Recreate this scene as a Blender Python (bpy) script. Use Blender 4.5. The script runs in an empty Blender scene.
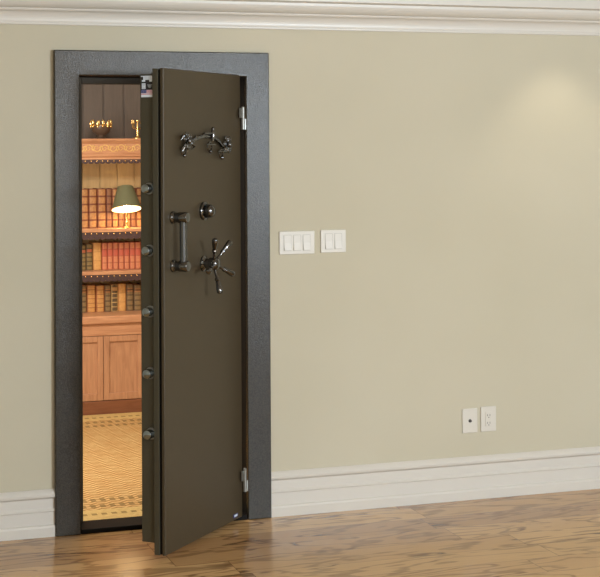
import bpy, bmesh, math, random
from mathutils import Vector, Matrix
random.seed(7)
PI = math.pi
COL = bpy.context.scene.collection
SC = bpy.context.scene

# ------------------------------------------------------------------ camera
F = 1500.0
CAM = Vector((-1.04909, -6.52225, 1.6663))
YAW, PITCH, ROLL, PY = 0.32252, 0.01925, -0.00633, 119.34978
fw = Vector((math.sin(YAW)*math.cos(PITCH), math.cos(YAW)*math.cos(PITCH), math.sin(PITCH)))
r0 = Vector((math.cos(YAW), -math.sin(YAW), 0))
u0 = r0.cross(fw)
rt = r0*math.cos(ROLL) + u0*math.sin(ROLL)
up = -r0*math.sin(ROLL) + u0*math.cos(ROLL)
cd = bpy.data.cameras.new('camera')
cam = bpy.data.objects.new('camera', cd)
COL.objects.link(cam)
m = Matrix((rt, up, -fw)).transposed().to_4x4()
m.translation = CAM
cam.matrix_world = m
cd.sensor_width = 36
cd.lens = F*36/600
cd.shift_y = (PY-288.5)/600
SC.camera = cam

def ray(px, py):
    return fw*F + rt*(px-300) - up*(py-PY)
def at_y(px, py, Y):
    d = ray(px, py)
    return CAM + d*((Y-CAM.y)/d.y)

# ------------------------------------------------------------------ world, lights, exposure
w = bpy.data.worlds.new('world'); SC.world = w; w.use_nodes = True
bg = w.node_tree.nodes['Background']
bg.inputs[0].default_value = (1.0, 0.97, 0.91, 1)
bg.inputs[1].default_value = 0.95
SC.view_settings.view_transform = 'Standard'
SC.view_settings.look = 'None'
SC.view_settings.exposure = 0.0
SC.view_settings.gamma = 1.0

def area(name, loc, target, sx, sy, power, color):
    l = bpy.data.lights.new(name, 'AREA'); l.shape = 'RECTANGLE'; l.size = sx; l.size_y = sy
    l.energy = power; l.color = color
    o = bpy.data.objects.new(name, l); COL.objects.link(o); o.location = loc
    o.rotation_euler = (Vector(target)-Vector(loc)).to_track_quat('-Z', 'Y').to_euler()
    return o
def spot(name, loc, target, power, color, ang, blend, size=0.04):
    l = bpy.data.lights.new(name, 'SPOT'); l.energy = power; l.color = color
    l.spot_size = ang; l.spot_blend = blend; l.shadow_soft_size = size
    o = bpy.data.objects.new(name, l); COL.objects.link(o); o.location = loc
    o.rotation_euler = (Vector(target)-Vector(loc)).to_track_quat('-Z', 'Y').to_euler()
    return o
area('window_daylight', (3.65, -7.6, 1.97), (1.6, 0, 1.7), 1.1, 0.8, 290, (0.70, 0.85, 1.0))
area('room_light', (1.0, -4.0, 2.30), (1.2, 0, 0.8), 2.6, 1.4, 72, (1.0, 0.95, 0.87))
spot('wall_downlight', (2.44, -0.30, 2.33), (2.44, -0.08, 0.0), 7, (1.0, 0.88, 0.70), math.radians(86), 0.7)
area('library_ceiling_light', (0.3, 0.95, 2.32), (0.35, 2.0, 0.6), 0.9, 0.5, 52, (1.0, 0.90, 0.78))
area('library_side_fill', (-1.25, 0.75, 1.35), (0.7, 2.7, 0.95), 0.9, 1.3, 62, (1.0, 0.92, 0.83))  # unseen fill, added to light the bookcase from the left; no window there

# ------------------------------------------------------------------ materials
def mat(name, color, rough=0.5, metal=0.0, spec=0.5, coat=0.0, emit=None, estr=0):
    m = bpy.data.materials.new(name); m.use_nodes = True
    b = m.node_tree.nodes['Principled BSDF']
    b.inputs['Base Color'].default_value = (*color, 1)
    b.inputs['Roughness'].default_value = rough
    b.inputs['Metallic'].default_value = metal
    b.inputs['Specular IOR Level'].default_value = spec
    b.inputs['Coat Weight'].default_value = coat
    if emit:
        b.inputs['Emission Color'].default_value = (*emit, 1)
        b.inputs['Emission Strength'].default_value = estr
    return m
def srgb(r, g, b):
    f = lambda c: ((c/255+0.055)/1.055)**2.4 if c > 10 else c/255/12.92
    return (f(r), f(g), f(b))
class NT:
    def __init__(s, m): s.t = m.node_tree; s.b = s.t.nodes['Principled BSDF']
    def n(s, kind, **kw):
        x = s.t.nodes.new(kind)
        for k, v in kw.items():
            if k in x.inputs.keys(): x.inputs[k].default_value = v
            else: setattr(x, k, v)
        return x
    def l(s, a, b): s.t.links.new(a, b)
    def ramp(s, src, stops, interp='LINEAR'):
        r = s.t.nodes.new('ShaderNodeValToRGB'); r.color_ramp.interpolation = interp
        e = r.color_ramp.elements
        while len(e) < len(stops): e.new(0.5)
        for i, (p, c) in enumerate(stops):
            e[i].position = p; e[i].color = (*c, 1)
        s.l(src, r.inputs[0]); return r.outputs[0]
    def math(s, op, a, b=None):
        x = s.t.nodes.new('ShaderNodeMath'); x.operation = op
        if op == 'MULTIPLY_ADD': x.inputs[2].default_value = 0.0
        for i, v in enumerate((a, b)):
            if v is None: continue
            if isinstance(v, (int, float)): x.inputs[i].default_value = v
            else: s.l(v, x.inputs[i])
        return x.outputs[0]
    def mix(s, fac, a, b, mode='MIX'):
        x = s.t.nodes.new('ShaderNodeMix'); x.data_type = 'RGBA'; x.blend_type = mode
        for i, v in ((0, fac), (6, a), (7, b)):
            if isinstance(v, (int, float)): x.inputs[i].default_value = v
            elif isinstance(v, tuple): x.inputs[i].default_value = (*v, 1)
            else: s.l(v, x.inputs[i])
        return x.outputs[2]
    def coord(s, kind='Object', scale=(1, 1, 1), loc=(0, 0, 0)):
        c = s.t.nodes.new('ShaderNodeTexCoord'); mp = s.t.nodes.new('ShaderNodeMapping')
        mp.inputs['Scale'].default_value = scale; mp.inputs['Location'].default_value = loc
        s.l(c.outputs[kind], mp.inputs[0]); return mp.outputs[0]
    def noise(s, v, scale, detail=3, rough=0.5, dist=0):
        x = s.n('ShaderNodeTexNoise'); x.inputs['Scale'].default_value = scale
        x.inputs['Detail'].default_value = detail; x.inputs['Roughness'].default_value = rough
        x.inputs['Distortion'].default_value = dist
        s.l(v, x.inputs['Vector']); return x.outputs['Fac']
    def bump(s, h, strength, dist=0.002):
        x = s.n('ShaderNodeBump'); x.inputs['Strength'].default_value = strength
        x.inputs['Distance'].default_value = dist
        s.l(h, x.inputs['Height']); s.l(x.outputs[0], s.b.inputs['Normal'])
    def col(s, c): s.l(c, s.b.inputs['Base Color'])

M = {}
# painted plaster
M['wall'] = mat('wall_paint', srgb(200, 191, 168), 0.75, spec=0.25)
t = NT(M['wall']); v = t.coord()
n = t.noise(v, 1.2, 2); t.col(t.ramp(n, [(0.3, srgb(194, 187, 165)), (0.7, srgb(200, 193, 172))]))
t.bump(t.noise(v, 260, 3), 0.12, 0.0006)
M['ceiling'] = mat('ceiling_paint', srgb(225, 220, 210), 0.8)
t = NT(M['ceiling']); t.bump(t.noise(t.coord(), 200, 3), 0.1, 0.0006)
M['trim'] = mat('trim_paint', srgb(212, 207, 198), 0.35, spec=0.5)
t = NT(M['trim']); t.bump(t.noise(t.coord(scale=(1, 8, 8)), 30, 2), 0.05, 0.0006)
# oak floor, boards along x
def floor_mat():
    m = mat('oak_floor', (0.4, 0.25, 0.15), 0.2, spec=0.32); t = NT(m)
    c = t.n('ShaderNodeTexCoord'); sep = t.n('ShaderNodeSeparateXYZ'); t.l(c.outputs['Object'], sep.inputs[0])
    X, Y = sep.outputs[0], sep.outputs[1]
    W = 0.19
    ry = t.math('DIVIDE', t.math('ADD', Y, 20.03), W)
    row = t.math('FLOOR', ry)
    wn = t.n('ShaderNodeTexWhiteNoise'); wn.noise_dimensions = '1D'; t.l(row, wn.inputs['W'])
    xs = t.math('ADD', t.math('DIVIDE', t.math('ADD', X, 20), 1.25), t.math('MULTIPLY', wn.outputs['Value'], 7.3))
    colx = t.math('FLOOR', xs)
    cmb = t.n('ShaderNodeCombineXYZ'); t.l(row, cmb.inputs[0]); t.l(colx, cmb.inputs[1])
    w2 = t.n('ShaderNodeTexWhiteNoise'); w2.noise_dimensions = '3D'; t.l(cmb.outputs[0], w2.inputs['Vector'])
    base = t.ramp(w2.outputs['Value'], [(0.0, srgb(192, 150, 102)), (0.35, srgb(209, 167, 114)), (0.7, srgb(218, 177, 122)), (1.0, srgb(228, 187, 132))])
    # per-board offset
    off = t.n('ShaderNodeVectorMath'); off.operation = 'MULTIPLY_ADD'
    t.l(w2.outputs['Color'], off.inputs[0]); off.inputs[1].default_value = (9, 9, 9)
    t.l(c.outputs['Object'], off.inputs[2])
    # cathedral grain
    mp = t.n('ShaderNodeMapping'); mp.inputs['Scale'].default_value = (0.95, 4.0, 1); t.l(off.outputs[0], mp.inputs[0])
    nn = t.noise(mp.outputs[0], 1.6, 3, 0.55, 0.5)
    rings = t.math('ABSOLUTE', t.math('SINE', t.math('MULTIPLY', nn, 19)))
    g1 = t.ramp(rings, [(0.0, (1, 1, 1)), (0.30, (0.8, 0.8, 0.8)), (0.60, (0, 0, 0))])
    mp2 = t.n('ShaderNodeMapping'); mp2.inputs['Scale'].default_value = (5, 110, 1); t.l(off.outputs[0], mp2.inputs[0])
    g2 = t.noise(mp2.outputs[0], 1.5, 4, 0.6)
    mp3 = t.n('ShaderNodeMapping'); mp3.inputs['Scale'].default_value = (1, 3, 1); t.l(off.outputs[0], mp3.inputs[0])
    g3 = t.ramp(t.noise(mp3.outputs[0], 2.2, 2), [(0.35, (0, 0, 0)), (0.65, (1, 1, 1))])
    cc = t.mix(t.math('MULTIPLY', g1, t.math('MAXIMUM', g3, 0.55)), base, srgb(104, 70, 40))
    cc = t.mix(t.math('MULTIPLY', g2, 0.45), cc, srgb(112, 80, 54))
    fy = t.math('FRACT', ry); fx = t.math('FRACT', xs)
    ey = t.math('LESS_THAN', t.math('MINIMUM', fy, t.math('SUBTRACT', 1.0, fy)), 0.010)
    ex = t.math('LESS_THAN', t.math('MINIMUM', fx, t.math('SUBTRACT', 1.0, fx)), 0.0016)
    e = t.math('MAXIMUM', ey, ex)
    cc = t.mix(t.math('MULTIPLY', e, 0.55), cc, srgb(84, 58, 38))
    t.col(cc)
    rr = t.math('MULTIPLY_ADD', g2, 0.12); t.t.links  # roughness variation
    rr.node.inputs[2].default_value = 0.12
    t.l(rr, t.b.inputs['Roughness'])
    t.bump(t.math('SUBTRACT', g2, e), 0.12, 0.0008)
    return m
M['floor'] = floor_mat()
def hammer(name, c1, c2, rough, metal, bumps, scale=420):
    m = mat(name, c1, rough, metal, 0.5); t = NT(m); v = t.coord()
    n = t.noise(v, scale, 3, 0.6)
    t.col(t.ramp(n, [(0.35, c1), (0.65, c2)])); t.bump(n, bumps, 0.0012); return m
M['frame'] = hammer('hammertone_metal', srgb(38, 33, 25), srgb(62, 56, 45), 0.22, 0.05, 0.8, 250)
M['frame'].node_tree.nodes['Principled BSDF'].inputs['Specular IOR Level'].default_value = 0.36
M['bronze'] = hammer('bronze_paint', srgb(68, 58, 42), srgb(72, 62, 45), 0.45, 0.1, 0.12, 500)
M['edge'] = hammer('dark_bronze_edge', srgb(70, 66, 52), srgb(74, 70, 56), 0.45, 0.2, 0.1, 500)
M['black'] = mat('black_matte', srgb(14, 13, 11), 0.6, spec=0.15)
t = NT(M['black']); t.bump(t.noise(t.coord(), 300), 0.1)
M['lip'] = hammer('jamb_bronze', srgb(62, 57, 47), srgb(70, 64, 54), 0.5, 0.2, 0.1)
M['chrome'] = mat('chrome', (0.17, 0.175, 0.185), 0.06, 1.0)
t = NT(M['chrome']); t.l(t.math('MULTIPLY_ADD', t.noise(t.coord(), 40), 0.16), t.b.inputs['Roughness'])
M['steel'] = mat('brushed_steel', (0.36, 0.42, 0.47), 0.17, 1.0)
t = NT(M['steel']); t.bump(t.noise(t.coord(scale=(1, 1, 12)), 120), 0.08, 0.0004)
M['hinge'] = mat('hinge_metal', (0.30, 0.30, 0.28), 0.42, 0.8)
t = NT(M['hinge']); t.bump(t.noise(t.coord(), 200), 0.15, 0.0004)
M['plastic'] = mat('white_plastic', srgb(214, 209, 198), 0.4)
t = NT(M['plastic']); t.bump(t.noise(t.coord(), 300), 0.03, 0.0003)
M['surround'] = mat('switch_gap', srgb(186, 182, 172), 0.5)
M['slot'] = mat('dark_slot', srgb(70, 66, 62), 0.5)
M['gold'] = mat('gilt', (0.85, 0.60, 0.25), 0.25, 1.0)
M['vase'] = mat('dark_glaze', srgb(88, 72, 60), 0.3)
def wood(name, c1, c2, rough=0.4, sc=(9, 9, 1.0)):
    m = mat(name, c1, rough, spec=0.4); t = NT(m); v = t.coord(scale=sc)
    n = t.noise(v, 6, 4, 0.6, 0.6); t.col(t.ramp(n, [(0.3, c1), (0.7, c2)])); t.bump(n, 0.08, 0.001); return m
M['oak_v'] = wood('cabinet_wood', srgb(172, 124, 92), srgb(198, 150, 114))
M['oak_h'] = wood('cabinet_wood_rail', srgb(180, 128, 94), srgb(206, 156, 118), sc=(1, 9, 9))
M['oak_d'] = wood('plinth_wood', srgb(120, 76, 52), srgb(142, 92, 64), sc=(1, 9, 9))
M['panelling'] = wood('wall_panelling', srgb(92, 84, 78), srgb(102, 92, 85), 0.6)
M['back'] = wood('case_back', srgb(178, 150, 104), srgb(192, 164, 118), 0.6)
M['leather'] = mat('valance_leather', srgb(72, 52, 52), 0.5)
t = NT(M['leather']); t.bump(t.noise(t.coord(), 180), 0.3, 0.001)
M['page'] = mat('page_edges', srgb(222, 200, 160), 0.9)
t = NT(M['page']); t.bump(t.noise(t.coord(scale=(40, 1, 1)), 20), 0.2, 0.001)

# ------------------------------------------------------------------ mesh helpers
def link(name, bm, material, parent=None, smooth=False, loc=None, rot=None, bevel=0, seg=2):
    me = bpy.data.meshes.new(name)
    bmesh.ops.recalc_face_normals(bm, faces=bm.faces)
    bm.to_mesh(me); bm.free()
    if isinstance(material, (list, tuple)):
        for mm in material: me.materials.append(mm)
    else: me.materials.append(material)
    if smooth:
        for p in me.polygons: p.use_smooth = True
    o = bpy.data.objects.new(name, me); COL.objects.link(o)
    if parent: o.parent = parent
    if loc is not None: o.location = loc
    if rot is not None: o.rotation_euler = rot
    if bevel:
        b = o.modifiers.new('bevel', 'BEVEL'); b.width = bevel; b.segments = seg; b.limit_method = 'ANGLE'; b.angle_limit = 0.6
    if smooth:
        try: me.set_sharp_from_angle(angle=0.7)
        except Exception: pass
    return o
def NB(): return bmesh.new()
def box(bm, x0, x1, y0, y1, z0, z1, mi=0):
    vs = [bm.verts.new((x, y, z)) for x in (x0, x1) for y in (y0, y1) for z in (z0, z1)]
    for f in ((0, 1, 3, 2), (4, 6, 7, 5), (0, 4, 5, 1), (2, 3, 7, 6), (0, 2, 6, 4), (1, 5, 7, 3)):
        fc = bm.faces.new([vs[i] for i in f]); fc.material_index = mi
def basis(d):
    d = Vector(d).normalized(); a = Vector((0, 0, 1)) if abs(d.z) < 0.9 else Vector((1, 0, 0))
    x = a.cross(d).normalized(); return x, d.cross(x), d
def lathe(bm, prof, origin=(0, 0, 0), axis=(0, 0, 1), seg=24, mi=0, cap=True):
    """prof: (distance along axis, radius)"""
    x, y, d = basis(axis); o = Vector(origin); rings = []
    for h, r in prof:
        rings.append([bm.verts.new(o + d*h + (x*math.cos(2*PI*k/seg) + y*math.sin(2*PI*k/seg))*max(r, 1e-5)) for k in range(seg)])
    for a, b in zip(rings, rings[1:]):
        for k in range(seg):
            f = bm.faces.new((a[k], a[(k+1) % seg], b[(k+1) % seg], b[k])); f.material_index = mi
    if cap:
        for r in (rings[0], rings[-1]):
            f = bm.faces.new(r); f.material_index = mi
def tube(bm, pts, rad, seg=10, mi=0):
    pts = [Vector(p) for p in pts]; n = len(pts)
    rads = rad if isinstance(rad, (list, tuple)) else [rad]*n
    rings = []; px = None
    for i, p in enumerate(pts):
        d = (pts[min(i+1, n-1)] - pts[max(i-1, 0)]).normalized()
        if px is None: px, py, _ = basis(d)
        else:
            px = (px - d*px.dot(d)).normalized(); py = d.cross(px)
        rings.append([bm.verts.new(p + (px*math.cos(2*PI*k/seg) + py*math.sin(2*PI*k/seg))*rads[i]) for k in range(seg)])
    for a, b in zip(rings, rings[1:]):
        for k in range(seg):
            f = bm.faces.new((a[k], a[(k+1) % seg], b[(k+1) % seg], b[k])); f.material_index = mi
    for r in (rings[0], rings[-1]):
        f = bm.faces.new(r); f.material_index = mi
def torus(bm, c, R, r, ax=(0, 1, 0), s1=20, s2=8):
    x, y, d = basis(ax); c = Vector(c); rings = []
    for i in range(s1):
        a = 2*PI*i/s1; u = x*math.cos(a) + y*math.sin(a)
        rings.append([bm.verts.new(c + u*(R + r*math.cos(2*PI*k/s2)) + d*(r*math.sin(2*PI*k/s2))) for k in range(s2)])
    for i in range(s1):
        a, b = rings[i], rings[(i+1) % s1]
        for k in range(s2): bm.faces.new((a[k], a[(k+1) % s2], b[(k+1) % s2], b[k]))
def ball(bm, c, r, sx=1, sy=1, sz=1, seg=12, rot=None):
    mt = Matrix.Translation(c) @ (rot or Matrix()) @ Matrix.Diagonal((sx*r, sy*r, sz*r, 1))
    bmesh.ops.create_uvsphere(bm, u_segments=seg, v_segments=max(6, seg//2+2), radius=1, matrix=mt)
def extrude_x(bm, prof, x0, x1):
    """prof: closed list of (y, z)"""
    a = [bm.verts.new((x0, y, z)) for y, z in prof]; b = [bm.verts.new((x1, y, z)) for y, z in prof]
    n = len(prof)
    for i in range(n): bm.faces.new((a[i], a[(i+1) % n], b[(i+1) % n], b[i]))
    bm.faces.new(a); bm.faces.new(b[::-1])
def tag(o, label, cat, group=None, kind=None):
    o['label'] = label; o['category'] = cat
    if group: o['group'] = group
    if kind: o['kind'] = kind
    return o
def empty(name, loc, rz=0, parent=None):
    o = bpy.data.objects.new(name, None); COL.objects.link(o); o.location = loc; o.rotation_euler = (0, 0, rz)
    o.empty_display_size = 0.05
    if parent: o.parent = parent
    return o
def struct(o): o['kind'] = 'structure'; return o
def copy_tree(o, parent=None):
    c = o.copy(); COL.objects.link(c)
    if parent: c.parent = parent
    for ch in list(o.children): copy_tree(ch, c)
    return c

# ------------------------------------------------------------------ room
W, H, IW = 0.97438, 2.10, 0.11008
HC, HB = 2.20866, 0.201
WT = 0.13            # wall thickness
XL, XR = -2.6, 4.6
YF = -9.0            # open side of the front room
_d = ray(110, 414.5)
YC = (CAM + _d*(-CAM.z/_d.z)).y      # front of the library cabinet, where its plinth meets the floor
YB = YC + 0.43       # library back wall
CZ = HC + 0.19
bm = NB(); box(bm, XL-0.12, XR+0.12, YF, YB+0.12, -0.1, 0); struct(link('floor', bm, M['floor']))
bm = NB(); box(bm, XL-0.12, XR+0.12, YF, YB+0.12, CZ, CZ+0.1); struct(link('ceiling', bm, M['ceiling']))
ox0, ox1, oz = 0.055, W-0.055, H-0.055
bm = NB()
box(bm, XL, ox0, 0, WT, 0, CZ); box(bm, ox1, XR, 0, WT, 0, CZ); box(bm, ox0, ox1, 0, WT, oz, CZ)
struct(link('wall_front', bm, M['wall']))
bm = NB(); box(bm, XL-0.12, XL, YF, WT, 0, CZ); struct(link('wall_left', bm, M['wall']))
bm = NB(); box(bm, XR, XR+0.12, YF, WT, 0, CZ); struct(link('wall_right', bm, M['wall']))
# library shell behind the opening
bm = NB()
box(bm, -1.3, 2.3, YB, YB+0.1, 0, CZ)
x = -1.3
while x < 2.3:                              # vertical board joints of the panelling
    box(bm, x, x+0.125, YB-0.010, YB, 0, CZ); x += 0.135
struct(link('wall_library_back', bm, M['panelling'], bevel=0.003))
bm = NB(); box(bm, -1.4, -1.3, WT, YB+0.1, 0, CZ); struct(link('wall_library_left', bm, M['wall']))
bm = NB(); box(bm, 2.3, 2.4, WT, YB+0.1, 0, CZ); struct(link('wall_library_right', bm, M['wall']))

# crown moulding
pr = [(0, 0), (-0.008, 0), (-0.011, 0.003), (-0.011, 0.009), (-0.008, 0.013), (-0.009, 0.018)]
for k in range(9):
    a = k/8*PI/2; pr.append((-0.034+0.025*math.cos(a), 0.018+0.042*math.sin(a)))
pr += [(-0.037, 0.062), (-0.040, 0.068)]
for k in range(7):
    a = k/6*PI/2; pr.append((-0.040-0.045*math.sin(a), 0.070+0.046*(1-math.cos(a))))
pr += [(-0.112, 0.122), (-0.112, 0.190), (0, 0.190)]
bm = NB(); extrude_x(bm, [(y, HC+z) for y, z in pr], XL, XR)
struct(link('trim_1', bm, M['trim']))
# baseboards
bp = [(0, 0), (-0.022, 0), (-0.022, 0.040), (-0.019, 0.047), (-0.012, 0.051), (-0.011, 0.104), (-0.015, 0.108),
      (-0.015, 0.112), (-0.010, 0.118), (-0.008, 0.122), (-0.008, 0.160), (-0.012, 0.164), (-0.020, 0.170), (-0.021, 0.180),
      (-0.015, 0.190), (-0.008, 0.198), (-0.005, HB), (0, HB)]
bm = NB(); extrude_x(bm, bp, XL, -0.001); struct(link('baseboard_left', bm, M['trim']))
bm = NB(); extrude_x(bm, bp, W+0.001, XR); struct(link('baseboard_right', bm, M['trim']))

# ------------------------------------------------------------------ vault door frame
FR = empty('vault_door_frame', (W/2, 0, 0))
tag(FR, 'grey hammertone steel door frame set into the beige wall around the vault doorway', 'door frame')
def fb(name, bm, material, **kw):
    return link(name, bm, material, FR, loc=(-W/2, 0, 0), **kw)
FY = -0.03
bm = NB()
# U-shaped face plate
o = [(0, 0), (0, H), (W, H), (W, 0), (W-IW, 0), (W-IW, H-IW), (IW, H-IW), (IW, 0)]
fa = [bm.verts.new((x, FY, z)) for x, z in o]; fb_ = [bm.verts.new((x, -0.0005, z)) for x, z in o]
for q in ((0, 1, 6, 7), (1, 2, 5, 6), (2, 3, 4, 5)):
    bm.faces.new([fa[i] for i in q]); bm.faces.new([fb_[i] for i in q][::-1])
for i in range(8):
    j = (i+1) % 8; bm.faces.new((fa[i], fa[j], fb_[j], fb_[i]))
fb('face_plate', bm, M['frame'], bevel=0.004)
bm = NB()
box(bm, 0.057, IW+0.001, 0.0, 0.129, 0, H-IW); box(bm, W-IW-0.001, W-0.057, 0, 0.129, 0, H-IW)
box(bm, 0.057, W-0.057, 0, 0.129, H-IW-0.001, H-0.057)
fb('jamb', bm, M['black'])
bm = NB()
box(bm, IW+0.001, IW+0.033, 0.102, 0.128, 0.02, H-IW-0.001); box(bm, W-IW-0.033, W-IW-0.001, 0.102, 0.128, 0.02, H-IW-0.001)
box(bm, IW+0.033, W-IW-0.033, 0.102, 0.128, H-IW-0.033, H-IW-0.001)
fb('door_stop', bm, M['lip'], bevel=0.002)
bm = NB()
box(bm, IW+0.002, W-IW-0.002, FY+0.004, 0.128, 0.0, 0.020)
fb('threshold', bm, M['black'], bevel=0.003)

# ------------------------------------------------------------------ vault door
HX, DW, AN, DT, DB = 0.83709, 0.71225, 0.83391, 1.99705, 0.01872
DO = Vector((HX, FY, 0))
VD = empty('vault_door', DO, PI+AN)
tag(VD, 'brown steel vault door standing ajar with chrome pull, dial and five-spoke wheel', 'door')
along = Vector((-math.cos(AN), -math.sin(AN), 0)); nrm = Vector((math.sin(AN), -math.cos(AN), 0))
def uv(px, py, off=0.0):
    """door-local point (u, off, z) seen at a pixel"""
    d = ray(px, py); o = DO + nrm*off
    k = (o-CAM).dot(nrm)/d.dot(nrm); p = CAM + d*k - DO
    return Vector((p.dot(along), off, p.z))
def edge_pt(px, py, u):
    """door-local point on the closing edge plane x=u"""
    d = ray(px, py); o = DO + along*u
    k = (o-CAM).dot(along)/d.dot(along); p = CAM + d*k - DO
    return Vector((u, p.dot(nrm), p.z))
T1 = edge_pt(161.0, 300, DW).y     # back of front skin
T2 = edge_pt(153.0, 300, DW).y     # back of flange
UE = DW-0.012
T3 = edge_pt(141.0, 300, UE).y     # back of body
print('door thickness', T1, T2, T3)
bm = NB(); box(bm, 0.0, DW, T1, 0.0, DB, DT); link('front_plate', bm, M['bronze'], VD, bevel=0.0035, seg=3)
bm = NB(); box(bm, 0.004, DW-0.006, T1-0.012, T1, DB+0.005, DT-0.005); link('dark_seam', bm, M['black'], VD)  # black recessed strip between front plate and flange
bm = NB(); box(bm, 0.004, DW-0.001, T2, T1-0.012, DB, DT-0.001); link('flange', bm, M['edge'], VD, bevel=0.002)
bm = NB(); box(bm, 0.030, UE, T3, T2, DB+0.045, DT-0.022); link('door_body', bm, M['edge'], VD, bevel=0.002)

# locking bolts on the closing edge
def make_bolt(p):
    bm = NB(); lathe(bm, [(0, 0.0190), (0.034, 0.0190), (0.038, 0.0180), (0.040, 0.0150), (0.0405, 0.0)], (0, 0, 0), (1, 0, 0), 24)
    b = link('locking_bolt', bm, M['steel'], VD, True, loc=p)
    bm = NB(); lathe(bm, [(0, 0.0245), (0.004, 0.0245), (0.007, 0.022), (0.007, 0.018)], (0, 0, 0), (1, 0, 0), 24)
    link('bolt_collar', bm, M['hinge'], b, True)
    return b
for px, py in ((149.5, 188.5), (150, 250.5), (150.5, 311.5), (151, 373), (151.5, 433.5)):
    p = edge_pt(px, py, UE)
    make_bolt(p)

# pull handle
def post(bm, p, L):
    lathe(bm, [(0, 0.026), (0.006, 0.026), (0.010, 0.023), (0.014, 0.0205), (L-0.030, 0.0205), (L-0.024, 0.023), (L+0.010, 0.023), (L+0.016, 0.019), (L+0.018, 0.0)], p, (0, 1, 0), 24)
pt_, pb_ = uv(172.5, 217.5), uv(173.0, 266.0)
HL = 0.056
bm = NB()
tube(bm, [pt_ + Vector((0, HL-0.006, -0.01)), pb_ + Vector((0, HL-0.006, 0.01))], 0.0155, 20)
hb = link('pull_handle', bm, M['chrome'], VD, True)
for p in (pt_, pb_):
    bm = NB(); post(bm, p, HL); link('handle_mount', bm, M['chrome'], hb, True)

# combination dial
c = uv(203.5, 211.0)
bm = NB(); lathe(bm, [(0, 0.040), (0.010, 0.040), (0.013, 0.037), (0.014, 0.030), (0.012, 0.028), (0.012, 0.0)], c, (0, 1, 0), 40)
for k in range(40):
    a = 2*PI*k/40
    box(bm, c.x+0.0345*math.cos(a)-0.0007, c.x+0.0345*math.cos(a)+0.0007, 0.0125, 0.0148, c.z+0.0345*math.sin(a)-0.0007, c.z+0.0345*math.sin(a)+0.0007)
dl = link('combination_dial', bm, M['chrome'], VD, True)
bm = NB(); lathe(bm, [(0.012, 0.026), (0.022, 0.0265), (0.028, 0.0285), (0.038, 0.0275), (0.047, 0.022), (0.052, 0.012), (0.053, 0.0)], c, (0, 1, 0), 40)
for k in range(20):
    a = 2*PI*k/20; lathe(bm, [(0.013, 0.0028), (0.024, 0.0026)], c+Vector((0.0262*math.cos(a), 0, 0.0262*math.sin(a))), (0, 1, 0), 6)
link('dial_knob', bm, M['chrome'], dl, True)

# five-spoke wheel
c = uv(203.5, 263.5)
bm = NB(); lathe(bm, [(0, 0.034), (0.006, 0.034), (0.010, 0.028), (0.014, 0.022), (0.030, 0.020), (0.034, 0.027), (0.064, 0.027), (0.070, 0.023), (0.074, 0.014), (0.075, 0)], c, (0, 1, 0), 32)
wh = link('spoke_wheel', bm, M['chrome'], VD, True)
for k in range(5):
    th = math.radians(119 - 72*k)
    d = Vector((-math.cos(th), 0.0, math.sin(th)))    # local x points to the free edge (left in view)
    d = (d + Vector((0, 0.30, 0))).normalized()
    st = c + Vector((0, 0.050, 0)) + d*0.020
    bm = NB()
    lathe(bm, [(0, 0.0072), (0.022, 0.0064), (0.038, 0.0062), (0.044, 0.0105), (0.052, 0.0115), (0.056, 0.0080), (0.060, 0.0100), (0.090, 0.0135), (0.104, 0.0135), (0.109, 0.0100), (0.111, 0.0)], st, d, 18)
    link('spoke', bm, M['chrome'], wh, True)

# scrolled flower ornament across the top of the door
orn = None
def ouv(px, py, off): p = uv(px, py); return Vector((p.x, off, p.z))
bm = NB()
arch = [ouv(a, b, 0.012) for a, b in ((184, 146), (187, 142), (191, 139.5), (196, 137.5), (202, 136), (208, 136), (213, 138.5), (217, 142), (220, 146))]
tube(bm, arch, 0.0078, 8)
for a, b in ((190, 141), (194, 138), (198, 136.6), (202.5, 136), (212, 137.5), (215, 140)):
    p = ouv(a, b, 0.014); ball(bm, p, 0.013, 1.3, 0.5, 0.62, 10, Matrix.Rotation(random.uniform(-0.8, 0.8), 4, 'Y'))
tube(bm, [ouv(209, 128.5, 0.02), ouv(208.6, 134, 0.022), ouv(208.6, 141, 0.02)], [0.006, 0.010, 0.006], 10)
ball(bm, ouv(209, 129, 0.02), 0.0085)
tube(bm, [ouv(200.5, 133.4, 0.02), ouv(208, 133.2, 0.026)], 0.003, 8)
orn = link('scroll_ornament', bm, M['chrome'], VD, True)
def flower(px, py, r, n, a0, off=0.016):
    bm = NB(); c = ouv(px, py, off)
    ball(bm, c + Vector((0, 0.010, 0)), r*0.30)
    for k in range(n):
        a = a0 + 2*PI*k/n
        d = Vector((math.cos(a), 0, math.sin(a)))
        ball(bm, c + d*r*0.62, r*0.42, 1.0, 0.32, 0.55, 10, Matrix.Rotation(-a, 4, 'Y'))
        torus(bm, c + d*r*0.66 + Vector((0, 0.004, 0)), r*0.26, 0.0018, (0, 1, 0), 12, 6)
    return link('flower', bm, M['chrome'], orn, True)
flower(184, 141.0, 0.040, 6, 0.3)
flower(224, 144.5, 0.042, 6, 0.1)
def pendant(px, py, R, bar):
    bm = NB(); c = ouv(px, py, 0.016)
    torus(bm, c, R, 0.0042, (0, 1, 0), 24, 8)
    ball(bm, c + Vector((0, 0.004, -R)), 0.0085)
    if bar: tube(bm, [c + Vector((0.045, 0.006, 0.010)), c + Vector((-0.040, 0.006, 0.010))], [0.0022, 0.0032], 8)
    return link('pendant_ring', bm, M['chrome'], orn, True)
pendant(206.5, 147.0, 0.020, True); pendant(180.5, 151.0, 0.019, False); pendant(218, 153.5, 0.018, True)
bm = NB()
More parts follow.
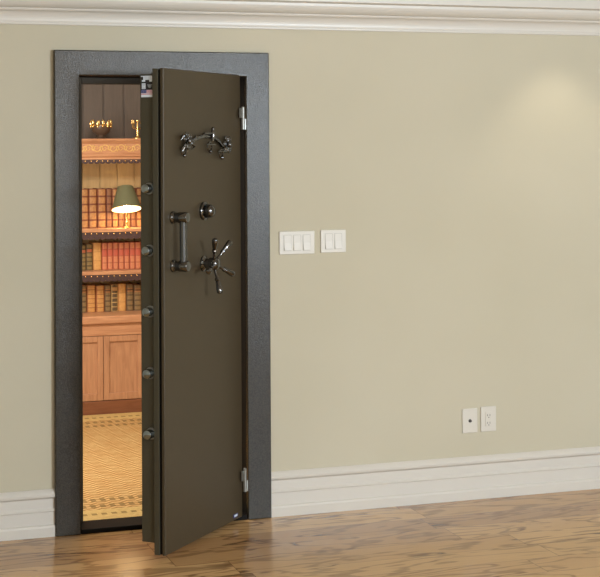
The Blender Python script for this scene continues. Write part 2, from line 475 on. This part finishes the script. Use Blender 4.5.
for (a, b), (c1, d1), (e, f) in (((187, 143), (191, 146), (189.5, 149.5)), ((184, 146), (180, 148), (179, 153)), ((219, 144), (221, 148), (218, 152)), ((222, 147), (227, 149), (229, 145)), ((183, 138), (179, 136), (178, 140))):
    tube(bm, [ouv(a, b, 0.012), ouv(c1, d1, 0.018), ouv(e, f, 0.012)], [0.005, 0.006, 0.0025], 8)
link('scroll_leaf', bm, M['chrome'], orn, True)

# sticker on the closing edge, near the top
bm = NB()
a = edge_pt(140.8, 76.5, UE); b = edge_pt(153.0, 97.5, UE)
y0, y1, z1, z0 = a.y, min(b.y, T2-0.001), DT-0.026, b.z
ST = [mat('label_black', srgb(22, 22, 26), 0.4), mat('label_white', srgb(214, 224, 236), 0.4), mat('label_red', srgb(190, 50, 66), 0.4),
      mat('label_blue', srgb(58, 66, 122), 0.4), mat('label_grey', srgb(128, 134, 140), 0.4)]
X0, X1 = UE+0.0005, UE+0.0014
box(bm, X0-0.0004, X1, y0, y1, z0, z1, 0)
def sb(f0, f1, g0, g1, mi, lift=0.0006):
    box(bm, X1-0.0002, X1+lift, y0+(y1-y0)*f0, y0+(y1-y0)*f1, z1-(z1-z0)*g1, z1-(z1-z0)*g0, mi)
sb(0.22, 0.94, 0.04, 0.22, 1); sb(0.02, 0.22, 0.04, 0.08, 1); sb(0.10, 0.38, 0.22, 0.30, 1); sb(0.72, 0.94, 0.22, 0.30, 1)
for g in (0.08, 0.13, 0.18): sb(0.30, 0.86, g, g+0.015, 4, 0.0009)
sb(0.10, 0.40, 0.37, 0.62, 1)
for g in (0.41, 0.47, 0.53, 0.58): sb(0.14, 0.36, g, g+0.015, 4, 0.0009)
sb(0.54, 0.94, 0.42, 0.46, 4); sb(0.60, 0.88, 0.46, 0.53, 4); sb(0.66, 0.82, 0.53, 0.57, 4)
sb(0.04, 0.97, 0.66, 0.98, 1)
for k in range(4): sb(0.04, 0.97, 0.67+k*0.055, 0.695+k*0.055, 2, 0.0009)
sb(0.04, 0.48, 0.66, 0.80, 3, 0.0012)
for i in range(3):
    for j in range(2): sb(0.10+0.13*i, 0.14+0.13*i, 0.685+0.055*j, 0.70+0.055*j, 1, 0.0015)
s = link('warning_label', bm, ST, VD); s['label'] = 'black and white sticker with a striped flag patch'
# small plate in the lower corner by the hinge
bm = NB(); p = uv(235.5, 516.5)
box(bm, p.x-0.022, p.x+0.022, -0.0002, 0.0012, 0.030, 0.046, 3); box(bm, p.x-0.016, p.x+0.014, 0.0010, 0.0018, 0.034, 0.043, 1)
link('maker_plate', bm, ST, VD)

# hinges, on the frame
for zc in (at_y(244, 118, FY).z, at_y(244, 479.5, FY).z):
    bm = NB()
    lathe(bm, [(0, 0.0085), (0.0497, 0.0085)], (HX+0.010, FY-0.008, zc-0.052), (0, 0, 1), 20)
    box(bm, HX+0.010, HX+0.0255, FY-0.004, FY+0.001, zc-0.052, zc-0.004)
    h = fb('hinge', bm, M['hinge'], smooth=True)
    bm = NB()
    lathe(bm, [(0.0503, 0.0085), (0.100, 0.0085), (0.104, 0.005), (0.105, 0)], (HX+0.010, FY-0.008, zc-0.052), (0, 0, 1), 20)
    q = Vector((HX+0.010, FY-0.008, 0)); e = q + along*0.034
    for (dz0, dz1) in ((0.0, 0.044),):
        n2 = nrm*0.002
        vs = [bm.verts.new((pp.x, pp.y, z)) for z in (zc+dz0, zc+dz1) for pp in (q-n2, q+n2, e+n2, e-n2)]
        for f in ((0, 1, 2, 3), (7, 6, 5, 4), (0, 4, 5, 1), (1, 5, 6, 2), (2, 6, 7, 3), (3, 7, 4, 0)): bm.faces.new([vs[i] for i in f])
    k = link('hinge_leaf', bm, M['hinge'], h, True)

# ------------------------------------------------------------------ switches and sockets on the wall
def plate_root(name, x0, x1, z0, z1, label, cat):
    o = empty(name, ((x0+x1)/2, 0, z0)); tag(o, label, cat)
    bm = NB(); hw = (x1-x0)/2; hh = z1-z0
    box(bm, -hw, hw, -0.007, 0.0, 0, hh); link('cover_plate', bm, M['plastic'], o, bevel=0.0035, seg=3)
    return o, hw, hh
def rockers(o, hw, hh, n):
    pitch = 0.046
    for k in range(n):
        cx = (k-(n-1)/2)*pitch
        bm = NB(); box(bm, cx-0.0185, cx+0.0185, -0.0078, -0.006, hh/2-0.0365, hh/2+0.0365)
        r = link('switch_surround', bm, M['surround'], o)
        bm = NB()
        vs = []
        for x in (cx-0.0165, cx+0.0165):
            vs.append([bm.verts.new((x, y, z)) for y, z in ((-0.006, hh/2-0.0345), (-0.0135, hh/2-0.0345), (-0.0090, hh/2), (-0.0085, hh/2+0.0345), (-0.006, hh/2+0.0345))])
        for i in range(5): j = (i+1) % 5; bm.faces.new((vs[0][i], vs[0][j], vs[1][j], vs[1][i]))
        bm.faces.new(vs[0]); bm.faces.new(vs[1][::-1])
        link('rocker', bm, M['plastic'], r, bevel=0.0008)
def rect(px0, px1, py0, py1):
    a = at_y(px0, (py0+py1)/2, 0); b = at_y(px1, (py0+py1)/2, 0); cx = (px0+px1)/2
    return a.x, b.x, at_y(cx, py1, 0).z, at_y(cx, py0, 0).z
r = rect(278.8, 314.2, 231.0, 254.3); o, hw, hh = plate_root('light_switch', *r, 'white three-rocker light switch plate next to the door frame', 'light switch'); rockers(o, hw, hh, 3)
r = rect(320.2, 345.6, 229.7, 252.6); o, hw, hh = plate_root('light_switch', *r, 'smaller white two-rocker light switch plate, right of the three-rocker one', 'light switch'); rockers(o, hw, hh, 2)
r = rect(461.8, 477.0, 408.3, 432.8); o, hw, hh = plate_root('cable_outlet', *r, 'white wall plate with one small round cable jack above the baseboard', 'outlet')
bm = NB(); lathe(bm, [(0.006, 0.0080), (0.009, 0.0080), (0.010, 0.0062), (0.017, 0.0055), (0.017, 0.0)], (0, 0, hh/2), (0, -1, 0), 16)
link('cable_jack', bm, M['slot'], o, True)
for z in (0.012, hh-0.012):
    bm = NB(); lathe(bm, [(0.006, 0.003), (0.008, 0.0028), (0.008, 0)], (0, 0, z), (0, -1, 0), 12)
    link('screw', bm, M['plastic'], o, True)
r = rect(480.2, 495.6, 406.2, 431.2); o, hw, hh = plate_root('power_outlet', *r, 'white electrical outlet plate with plug slots, right of the cable plate', 'outlet')
bm = NB(); box(bm, -0.0165, 0.0165, -0.0095, -0.006, hh/2-0.034, hh/2+0.034); rc = link('receptacle', bm, M['plastic'], o, bevel=0.0015)
bm = NB()
for s_ in (-1, 1):
    for x in (-0.0062, 0.0062): box(bm, x-0.0011, x+0.0011, -0.0100, -0.0090, hh/2+s_*0.018-0.004, hh/2+s_*0.018+0.005)
    lathe(bm, [(0.009, 0.0024), (0.010, 0.0024)], (0, 0, hh/2+s_*0.018-0.010), (0, -1, 0), 10)
link('socket_slots', bm, M['slot'], rc)

# ------------------------------------------------------------------ library: rug
print('cabinet front y', YC)
RX0, RX1, RY0, RY1 = -0.75, 1.45, 0.15, YC-0.03
def rug_mat():
    m = mat('woven_rug', srgb(214, 172, 104), 0.95, spec=0.1); t = NT(m)
    c = t.n('ShaderNodeTexCoord'); sep = t.n('ShaderNodeSeparateXYZ'); t.l(c.outputs['Object'], sep.inputs[0]); X, Y = sep.outputs[0], sep.outputs[1]
    L = RY1-RY0
    base = t.ramp(t.noise(c.outputs['Object'], 9, 3), [(0.35, srgb(206, 166, 112)), (0.65, srgb(216, 182, 128))])
    zz = t.math('PINGPONG', t.math('MULTIPLY', X, 14), 0.5)
    ph = t.math('ADD', t.math('MULTIPLY', Y, 26), t.math('MULTIPLY', zz, 1.5))
    wv = t.ramp(t.math('FRACT', ph), [(0.0, (1, 1, 1)), (0.35, (1, 1, 1)), (0.45, (0, 0, 0)), (0.9, (0, 0, 0)), (1.0, (1, 1, 1))])
    nz = t.noise(c.outputs['Object'], 60, 3, 0.7)
    cc = t.mix(t.math('MINIMUM', t.math('MULTIPLY', t.math('MULTIPLY', wv, nz), 1.9), 1.0), base, srgb(150, 112, 62))
    # borders at both ends: dotted olive bands
    ye = t.math('MINIMUM', t.math('ADD', Y, L/2), t.math('SUBTRACT', L/2, Y))
    def band(lo, hi): return t.math('MULTIPLY', t.math('GREATER_THAN', ye, lo), t.math('LESS_THAN', ye, hi))
    dx = t.math('GREATER_THAN', t.math('FRACT', t.math('MULTIPLY', X, 22)), 0.45)
    dx2 = t.math('GREATER_THAN', t.math('FRACT', t.math('ADD', t.math('MULTIPLY', X, 22), 0.5)), 0.45)
    b = t.math('ADD', t.math('MULTIPLY', band(0.24, 0.30), dx), t.math('MULTIPLY', band(0.36, 0.42), dx2))
    b = t.math('ADD', b, t.math('MULTIPLY', band(0.10, 0.135), dx2))
    cc = t.mix(band(0.0, 0.20), cc, t.mix(t.math('MULTIPLY', nz, 0.9), srgb(226, 200, 138), srgb(170, 134, 78)))
    cc = t.mix(t.math('MULTIPLY', b, 0.7), cc, srgb(120, 98, 60))
    t.col(cc); t.bump(t.math('ADD', nz, wv), 0.5, 0.003); return m
bm = NB(); box(bm, -(RX1-RX0)/2, (RX1-RX0)/2, -(RY1-RY0)/2, (RY1-RY0)/2, 0, 0.010)
ro = link('rug', bm, rug_mat(), bevel=0.003, loc=((RX0+RX1)/2, (RY0+RY1)/2, 0))
tag(ro, 'golden woven rug with dotted borders on the library floor behind the vault door', 'rug')

# ------------------------------------------------------------------ library: bookcase
def bz(py): return at_y(112, py, YC).z
def bx(px): return at_y(px, 250, YC).x
xd = bx(103.2)                      # seam between the two cabinet doors in view
DWD = bx(143.0) - xd                # one cabinet door
BX0, BX1 = xd-2*DWD-0.03, xd+2*DWD+0.03
BC = empty('bookcase', ((BX0+BX1)/2, YC, 0))
tag(BC, 'warm wooden library bookcase with cabinet below and carved cornice, seen through the doorway', 'bookcase')
cx0 = (BX0+BX1)/2
def bl(name, bm, material, parent=BC, **kw):
    return link(name, bm, material, parent, loc=(-cx0, -YC, 0) if parent is BC else None, **kw)
YK = YB-0.012                       # back of the case
ztop, zc0 = bz(138.5), bz(159.5)
zcab = bz(315.5); zd1, zd0 = bz(336.0), bz(400.0)
sh = [(bz(229.5), bz(233.0), bz(240.5)), (bz(272.5), bz(276.0), bz(283.0))]     # top, underside of edge, foot of valance
YS = YC + 0.10                      # upper case steps back
bm = NB()
for x0, x1 in ((BX0, BX0+0.025), (BX1-0.025, BX1)):
    bm = NB(); box(bm, x0, x1, YS, YK, zcab, zc0); bl('side_panel', bm, M['oak_v'], bevel=0.002)
bm = NB(); x = BX0+0.025; wpl = (BX1-BX0-0.05)/9
for k in range(9): box(bm, x+k*wpl+0.002, x+(k+1)*wpl-0.002, YK-0.016, YK-0.004, zcab, zc0)
box(bm, BX0+0.025, BX1-0.025, YK-0.006, YK, zcab, zc0)
bl('back_panel', bm, M['back'])
# carcass of the lower cabinet
bm = NB()
box(bm, BX0, BX1, YC+0.022, YK, 0.0, zcab-0.05)
bl('cabinet_body', bm, M['oak_v'])
bm = NB(); box(bm, BX0-0.01, BX1+0.01, YC, YC+0.021, 0.0, zd0-0.004); bl('plinth', bm, M['oak_d'], bevel=0.004)
bm = NB(); box(bm, BX0, BX1, YC+0.004, YC+0.021, zd1+0.003, zcab-0.052)
box(bm, BX0, BX1, YC+0.0, YC+0.021, zcab-0.062, zcab-0.050); bl('frieze_rail', bm, M['oak_h'], bevel=0.003)
bm = NB(); box(bm, BX0-0.01, BX1+0.01, YC-0.02, YK, zcab-0.050, zcab); bl('worktop', bm, M['oak_h'], bevel=0.008, seg=3)
for k in range(-2, 2):
    x0, x1 = xd+k*DWD+0.0015, xd+(k+1)*DWD-0.0015; st = 0.036
    bm = NB()
    box(bm, x0, x0+st, YC, YC+0.020, zd0, zd1); box(bm, x1-st, x1, YC, YC+0.020, zd0, zd1)
    box(bm, x0+st, x1-st, YC, YC+0.020, zd1-st, zd1); box(bm, x0+st, x1-st, YC, YC+0.020, zd0, zd0+st+0.008)
    dr = bl('cabinet_door', bm, M['oak_v'], bevel=0.003)
    bm = NB(); box(bm, x0+st-0.003, x1-st+0.003, YC+0.012, YC+0.019, zd0+st, zd1-st+0.003)
    link('door_panel', bm, M['oak_v'], dr)
# shelves with studded leather valance
nh = NB(); ball(nh, (0, 0, 0), 0.0055, 1, 0.6, 1, 8); nme = link('nail_head', nh, M['gold'], None, True)
first = True
def valance(parent_shelf, ztop_, zbot, yv):
    global first
    bm = NB(); n = 28; ww = (BX1-BX0-0.05)/n
    box(bm, BX0+0.025, BX1-0.025, yv, yv+0.004, zbot+0.012, ztop_)
    for k in range(n):
        c = BX0+0.025+(k+0.5)*ww; vs = [(c+ww/2*math.cos(a), zbot+0.012-0.012*math.sin(a)) for a in [PI*i/6 for i in range(7)]]
        a1 = [bm.verts.new((x, yv, z)) for x, z in vs]; a2 = [bm.verts.new((x, yv+0.004, z)) for x, z in vs]
        bm.faces.new(a1); bm.faces.new(a2[::-1])
        for i in range(6): bm.faces.new((a1[i], a1[i+1], a2[i+1], a2[i]))
    vl = link('valance', bm, M['leather'], parent_shelf)
    for k in range(n):
        if first: o = nme; first = False
        else: o = nme.copy(); COL.objects.link(o)
        o.parent = vl; o.location = (BX0+0.025+(k+0.5)*ww, yv-0.001, ztop_-0.010)
for zt, zu, zv in sh:
    bm = NB(); box(bm, BX0+0.025, BX1-0.025, YS+0.004, YK-0.016, zu, zt); s = bl('shelf', bm, M['oak_h'], bevel=0.003)
    valance(s, zu, zv, YS+0.008)
bm = NB()
yf = YS-0.02
prf = [(YK, zc0), (yf+0.02, zc0), (yf+0.02, zc0+0.012), (yf+0.006, zc0+0.020), (yf+0.004, zc0+0.034), (yf+0.012, zc0+0.042), (yf+0.012, ztop-0.032),
       (yf+0.002, ztop-0.026), (yf-0.012, ztop-0.012), (yf-0.014, ztop), (YK, ztop)]
extrude_x(bm, prf, BX0-0.01, BX1+0.01)
cn = bl('cornice', bm, M['oak_h'])
valance(cn, zc0, zc0-0.028, yf+0.024)
bm = NB(); zm = (zc0+0.042+ztop-0.032)/2; hm = (ztop-0.032-zc0-0.042)/2
xx = BX0+0.05; s_ = 1
while xx < BX1-0.05:
    pts = []
    for i in range(15):
        a = i/14*2.6*PI; rr_ = hm*0.85*(1-i/17)
        pts.append((xx+s_*0+rr_*math.cos(a), yf+0.010, zm+s_*rr_*math.sin(a)))
    tube(bm, pts, [0.0042*(1-i/22) for i in range(15)], 6)
    ball(bm, (xx+0.026, yf+0.010, zm-s_*hm*0.3), 0.009, 1.3, 0.5, 0.6, 8, Matrix.Rotation(s_*0.6, 4, 'Y'))
    tube(bm, [(xx+hm*0.8, yf+0.010, zm), (xx+0.028, yf+0.009, zm+s_*hm*0.7), (xx+0.042, yf+0.010, zm)], [0.004, 0.005, 0.003], 6)
    xx += 0.052; s_ = -s_
link('carving', bm, wood('carved_gilt_wood', srgb(206, 160, 96), srgb(230, 196, 130)), cn, True)

# ------------------------------------------------------------------ books
def spine_mat(name, c1, c2, band, lines, width=0.10, panel=None, pz=(0.55, 0.75)):
    """banded spine; c1..c2 leather tone, band colour repeated `lines` times up the spine"""
    m = mat(name, c1, 0.55, spec=0.35); t = NT(m)
    c = t.n('ShaderNodeTexCoord'); sep = t.n('ShaderNodeSeparateXYZ'); t.l(c.outputs['Generated'], sep.inputs[0]); Z = sep.outputs[2]; X = sep.outputs[0]
    n = t.noise(c.outputs['Object'], 60, 3, 0.6)
    base = t.ramp(n, [(0.3, c1), (0.7, c2)])
    fz = t.math('FRACT', t.math('ADD', t.math('MULTIPLY', Z, lines), 0.5))
    e = t.math('LESS_THAN', t.math('ABSOLUTE', t.math('SUBTRACT', fz, 0.5)), width/2)
    cc = base
    if panel:
        p = t.math('MULTIPLY', t.math('GREATER_THAN', Z, pz[0]), t.math('LESS_THAN', Z, pz[1]))
        cc = t.mix(p, cc, panel)
    cc = t.mix(t.math('MULTIPLY', e, 0.85), cc, band)
    ed = t.math('GREATER_THAN', t.math('ABSOLUTE', t.math('SUBTRACT', X, 0.5)), 0.36)
    cc = t.mix(t.math('MULTIPLY', ed, 0.75), cc, band)
    t.col(cc); t.bump(t.math('ADD', n, t.math('MULTIPLY', e, 2.0)), 0.25, 0.0012); return m
def book(x0, x1, z0, h, depth, yfr, sm, label, group, edge=None):
    """spine faces -y"""
    cx = (x0+x1)/2; hw = (x1-x0)/2-0.0006
    bm = NB(); t_ = 0.0022
    # rounded spine + two boards, one cover mesh
    n = 6; outer = []; inner = []
    for i in range(n+1):
        a = PI*i/n; outer.append((-hw*math.cos(a), -hw*0.35*math.sin(a)+hw*0.35)); inner.append((-(hw-t_)*math.cos(a), -(hw*0.35)*math.sin(a)+hw*0.35+t_))
    prof_ = [(-hw, depth)] + outer + [(hw, depth), (hw-t_, depth)] + inner[::-1] + [(-hw+t_, depth)]
    lo = [bm.verts.new((x, y, 0)) for x, y in prof_]; hi = [bm.verts.new((x, y, h)) for x, y in prof_]
    N = len(prof_)
    for i in range(N): j = (i+1) % N; bm.faces.new((lo[i], lo[j], hi[j], hi[i]))
    for L_ in (lo, hi):
        # ring strip between outer and inner outline
        k = n+3
        for i in range(k-1): bm.faces.new((L_[i], L_[i+1], L_[N-1-i-1], L_[N-1-i]))
    o = link('book', bm, sm, None, False, loc=(cx, yfr, z0))
    tag(o, label, 'book', group)
    bm = NB(); box(bm, -hw+t_+0.0003, hw-t_-0.0003, hw*0.35+t_+0.001, depth-0.004, 0.003, h-0.004)
    link('pages', bm, M['page'], o)
    return o
SP = {
 'grid': spine_mat('tan_gilt_spine', srgb(158, 110, 68), srgb(188, 142, 92), srgb(104, 46, 34), 5, 0.22),
 'grid2': spine_mat('brown_gilt_spine', srgb(128, 86, 60), srgb(150, 104, 72), srgb(96, 52, 42), 5, 0.22),
 'red': spine_mat('red_cloth_spine', srgb(204, 126, 90), srgb(218, 144, 104), srgb(172, 88, 66), 4, 0.12, srgb(196, 98, 76), (0.50, 0.78)),
 'olive': spine_mat('olive_spine', srgb(120, 102, 62), srgb(150, 124, 78), srgb(86, 70, 46), 6, 0.35, srgb(176, 96, 64), (0.66, 0.8)),
 'tan': spine_mat('tan_spine', srgb(206, 152, 88), srgb(224, 172, 104), srgb(176, 120, 68), 3, 0.06),
 'tanr': spine_mat('tan_ribbed_spine', srgb(194, 140, 80), srgb(216, 164, 98), srgb(150, 88, 54), 6, 0.16),
 'dark': spine_mat('dark_banded_spine', srgb(84, 66, 46), srgb(110, 88, 60), srgb(196, 162, 104), 6, 0.22, srgb(190, 140, 86), (0.76, 0.9)),
 'grey': spine_mat('grey_brown_spine', srgb(128, 104, 68), srgb(150, 124, 84), srgb(92, 70, 48), 5, 0.3, srgb(180, 126, 80), (0.72, 0.86)),
}
YBK = YS+0.13
bay0, bay1 = BX0+0.027, BX1-0.027
def bxk(px): return at_y(px, 250, YBK).x
def row(z0, hh, edges, group, fill):
    """edges: list of (px0, px1, material, label, height factor)"""
    for a, b, mt, lab, k in edges:
        book(bxk(a), bxk(b), z0+0.0005, hh*k, 0.15, YBK+random.uniform(-0.003, 0.003), SP[mt], lab, group)
    # same volumes carry on to the ends of the shelf
    mt, lab, wd, k = fill[0]
    x = bxk(edges[0][0]) - wd
    while x > bay0: book(x, x+wd, z0+0.0005, hh*k, 0.15, YBK, SP[mt], lab, group); x -= wd
    mt, lab, wd, k = fill[1]
    x = bxk(edges[-1][1])
    while x+wd < bay1: book(x, x+wd, z0+0.0005, hh*k, 0.15, YBK, SP[mt], lab, group); x += wd
z1_ = sh[0][0]; h1 = at_y(110, 188.5, YBK).z - z1_
g1 = 'tall tan and brown volumes on the top shelf'
L1 = 'tall tan gilt volume with dark red bands on the top shelf'
row(z1_, h1, [(80.5, 88.8, 'grid', L1, 1), (88.8, 97.6, 'grid', L1, 1), (97.6, 106.6, 'grid', L1, 1),
    (106.6, 112.4, 'grid2', 'narrow brown gilt volume on the top shelf, left of the lamp', 1),
    (112.4, 118.5, 'grid', 'narrower tan gilt volume on the top shelf, under the left rim of the lamp shade', 0.99),
    (118.5, 124.5, 'grid2', 'brown gilt volume on the top shelf directly behind the lamp, left of its stem', 1),
    (124.5, 131, 'grid', 'tan gilt volume on the top shelf directly behind the lamp stem', 0.98),
    (131, 136.5, 'grid2', 'brown gilt volume on the top shelf, right of the lamp stem', 1),
    (136.5, 142.5, 'grid', 'tan gilt volume on the top shelf, half hidden by the vault door edge', 1)],
    g1, (('grid', L1, 0.052, 1), ('grid2', 'brown gilt volume on the top shelf behind the open vault door', 0.040, 1)))
z2_ = sh[1][0]; h2 = at_y(110, 242.5, YBK).z - z2_
L2 = 'red-orange cloth volume in the uniform set on the middle shelf'
row(z2_, h2, [(80, 86.2, 'olive', 'olive-brown volume at the left end of the middle shelf, next to the frame', 0.93), (86.2, 93, 'olive', 'olive-brown volume on the middle shelf, left of the pale tan one', 0.96),
    (93, 102, 'tan', 'wide pale tan volume left of the red set on the middle shelf', 1.0)] +
    [(102+5.55*i, 102+5.55*(i+1), 'red', L2, 0.985) for i in range(8)],
    'volumes on the middle shelf', (('olive', 'olive-brown volume hidden left on the middle shelf beyond the frame', 0.042, 0.95), ('red', L2, 0.0325, 0.985)))
z3_ = zcab; h3 = at_y(110, 284.0, YBK).z - z3_
row(z3_, h3, [(79.5, 86.8, 'grey', 'grey-brown volume at the left end of the bottom book row, next to the frame', 0.98), (86.8, 96.0, 'tanr', 'tan ribbed volume in the bottom book row, second from the frame', 0.97),
    (96.0, 104.5, 'tanr', 'tan ribbed volume in the bottom book row, just left of the grey-brown one', 0.95), (104.5, 111.2, 'grey', 'grey-brown volume in the bottom row, between tan and dark banded books', 0.95),
    (111.2, 118.0, 'dark', 'dark volume with pale gilt bands in the bottom book row', 0.97), (118.0, 126.2, 'tan', 'plain pale tan volume in the bottom book row', 0.99),
    (126.2, 133.6, 'grey', 'grey-brown volume in the bottom row, right of the plain pale tan one', 0.96), (133.6, 141.5, 'grey', 'grey-brown volume in the bottom row, at the vault door edge', 0.93)],
    'volumes in the bottom row', (('tanr', 'tan ribbed volume in the bottom row beyond the door frame', 0.05, 0.95), ('grey', 'grey-brown volume in the bottom row behind the open vault door', 0.045, 0.95)))

# ------------------------------------------------------------------ table lamp on the top shelf
YLp = YS+0.028
lp = at_y(126.8, 229.5, YLp); LZ = sh[0][0]
LM = empty('table_lamp', (lp.x, YLp, LZ))
tag(LM, 'small lit brass lamp with a green shade on the top bookshelf', 'lamp')
bm = NB(); lathe(bm, [(0, 0.026), (0.005, 0.026), (0.009, 0.018), (0.013, 0.008), (0.030, 0.006), (0.040, 0.011), (0.048, 0.006), (0.075, 0.005), (0.085, 0.009), (0.110, 0.007), (0.120, 0.004), (0.15, 0.004)], (0, 0, 0), (0, 0, 1), 20)
link('lamp_stand', bm, M['gold'], LM, True)
zb = at_y(126.8, 209.5, YLp).z - LZ; zt_ = at_y(126.8, 186.0, YLp).z - LZ
tilt = math.radians(-17)
R1, R2, HS = 0.098, 0.050, (zt_-zb)
bm = NB(); seg = 40; rg = []
for r_, z in ((R1, 0), (R2, HS), (R2-0.002, HS), (R1-0.002, 0)):
    rg.append([bm.verts.new((r_*math.cos(2*PI*k/seg), r_*math.sin(2*PI*k/seg), z)) for k in range(seg)])
for i in range(4):
    a, b = rg[i], rg[(i+1) % 4]
    for k in range(seg):
        f = bm.faces.new((a[k], a[(k+1) % seg], b[(k+1) % seg], b[k])); f.material_index = 1 if i == 2 else 0
shade = mat('green_shade', srgb(104, 106, 78), 0.7)
t = NT(shade); t.bump(t.noise(t.coord(), 250), 0.2, 0.001)
lin = mat('shade_lining', srgb(245, 238, 215), 0.8)
shd = link('lamp_shade', bm, [shade, lin], LM, True, loc=(0, 0, zb), rot=(tilt, 0, 0))
bm = NB()
torus(bm, (0, 0, 0.002), R1-0.001, 0.0022, (0, 0, 1), 40, 6)
for k in range(3):
    a = 2*PI*k/3; tube(bm, [(0, 0, HS*0.9), ((R2)*math.cos(a), R2*math.sin(a), HS*0.96)], 0.0012, 6)
link('shade_rim', bm, M['gold'], shd, True)
bm = NB(); ball(bm, (0, 0, zb+0.028), 0.022, 1, 1, 1.2, 16)
link('light_bulb', bm, mat('bulb_glass', (1, 0.9, 0.7), 0.3, emit=(1, 0.78, 0.45), estr=30), LM, True)
pl = bpy.data.lights.new('lamp_light', 'POINT'); pl.energy = 2.2; pl.color = (1, 0.75, 0.42); pl.shadow_soft_size = 0.03
po = bpy.data.objects.new('lamp_light', pl); COL.objects.link(po); po.location = (lp.x, YLp-0.03, LZ+zb+0.005)

# ------------------------------------------------------------------ ornaments on the bookcase top
YO = YS+0.07
a = at_y(101, 138.5, YO); s_px = (at_y(111, 138.5, YO).x - at_y(101, 138.5, YO).x)/10
VA = empty('gilt_bowl', (a.x, YO, ztop)); tag(VA, 'dark bowl with gilt leaf rim on the bookcase top, left of the candelabrum', 'bowl')
bm = NB(); lathe(bm, [(0, 0.030), (0.006, 0.032), (0.012, 0.022), (0.022, 0.024), (0.045, 0.056), (0.075, 0.066), (0.085, 0.064), (0.085, 0.058), (0.04, 0.040), (0.03, 0.0)], (0, 0, 0), (0, 0, 1), 28)
link('bowl_body', bm, M['vase'], VA, True)
bm = NB()
torus(bm, (0, 0, 0.086), 0.062, 0.004, (0, 0, 1), 28, 6)
for k in range(12):
    an = 2*PI*k/12; d = Vector((math.cos(an), math.sin(an), 0))
    ball(bm, d*0.066 + Vector((0, 0, 0.098+0.008*(k % 2))), 0.016, 0.5, 0.5, 1.1, 8)
    ball(bm, d*0.066 + Vector((0, 0, 0.078)), 0.009)
link('gilt_rim', bm, M['gold'], VA, True)
a = at_y(137.5, 138.5, YO)
CA = empty('candelabrum', (a.x, YO, ztop)); tag(CA, 'gilt branched candelabrum on the bookcase top beside the vault door edge', 'candelabrum')
bm = NB(); lathe(bm, [(0, 0.034), (0.005, 0.034), (0.012, 0.014), (0.03, 0.007), (0.045, 0.012), (0.06, 0.006), (0.10, 0.006), (0.115, 0.012), (0.12, 0.012), (0.12, 0.0)], (0, 0, 0), (0, 0, 1), 20)
link('stem', bm, M['gold'], CA, True)
for k in range(4):
    an = 0.4+PI/2*k; d = Vector((math.cos(an), math.sin(an), 0))
    bm = NB()
    tube(bm, [Vector((0, 0, 0.07)), d*0.02+Vector((0, 0, 0.062)), d*0.038+Vector((0, 0, 0.072)), d*0.042+Vector((0, 0, 0.096))], 0.0032, 8)
    lathe(bm, [(0, 0.004), (0.004, 0.011), (0.008, 0.011), (0.010, 0.006), (0.024, 0.006), (0.024, 0)], d*0.042+Vector((0, 0, 0.094)), (0, 0, 1), 12)
    link('branch', bm, M['gold'], CA, True)
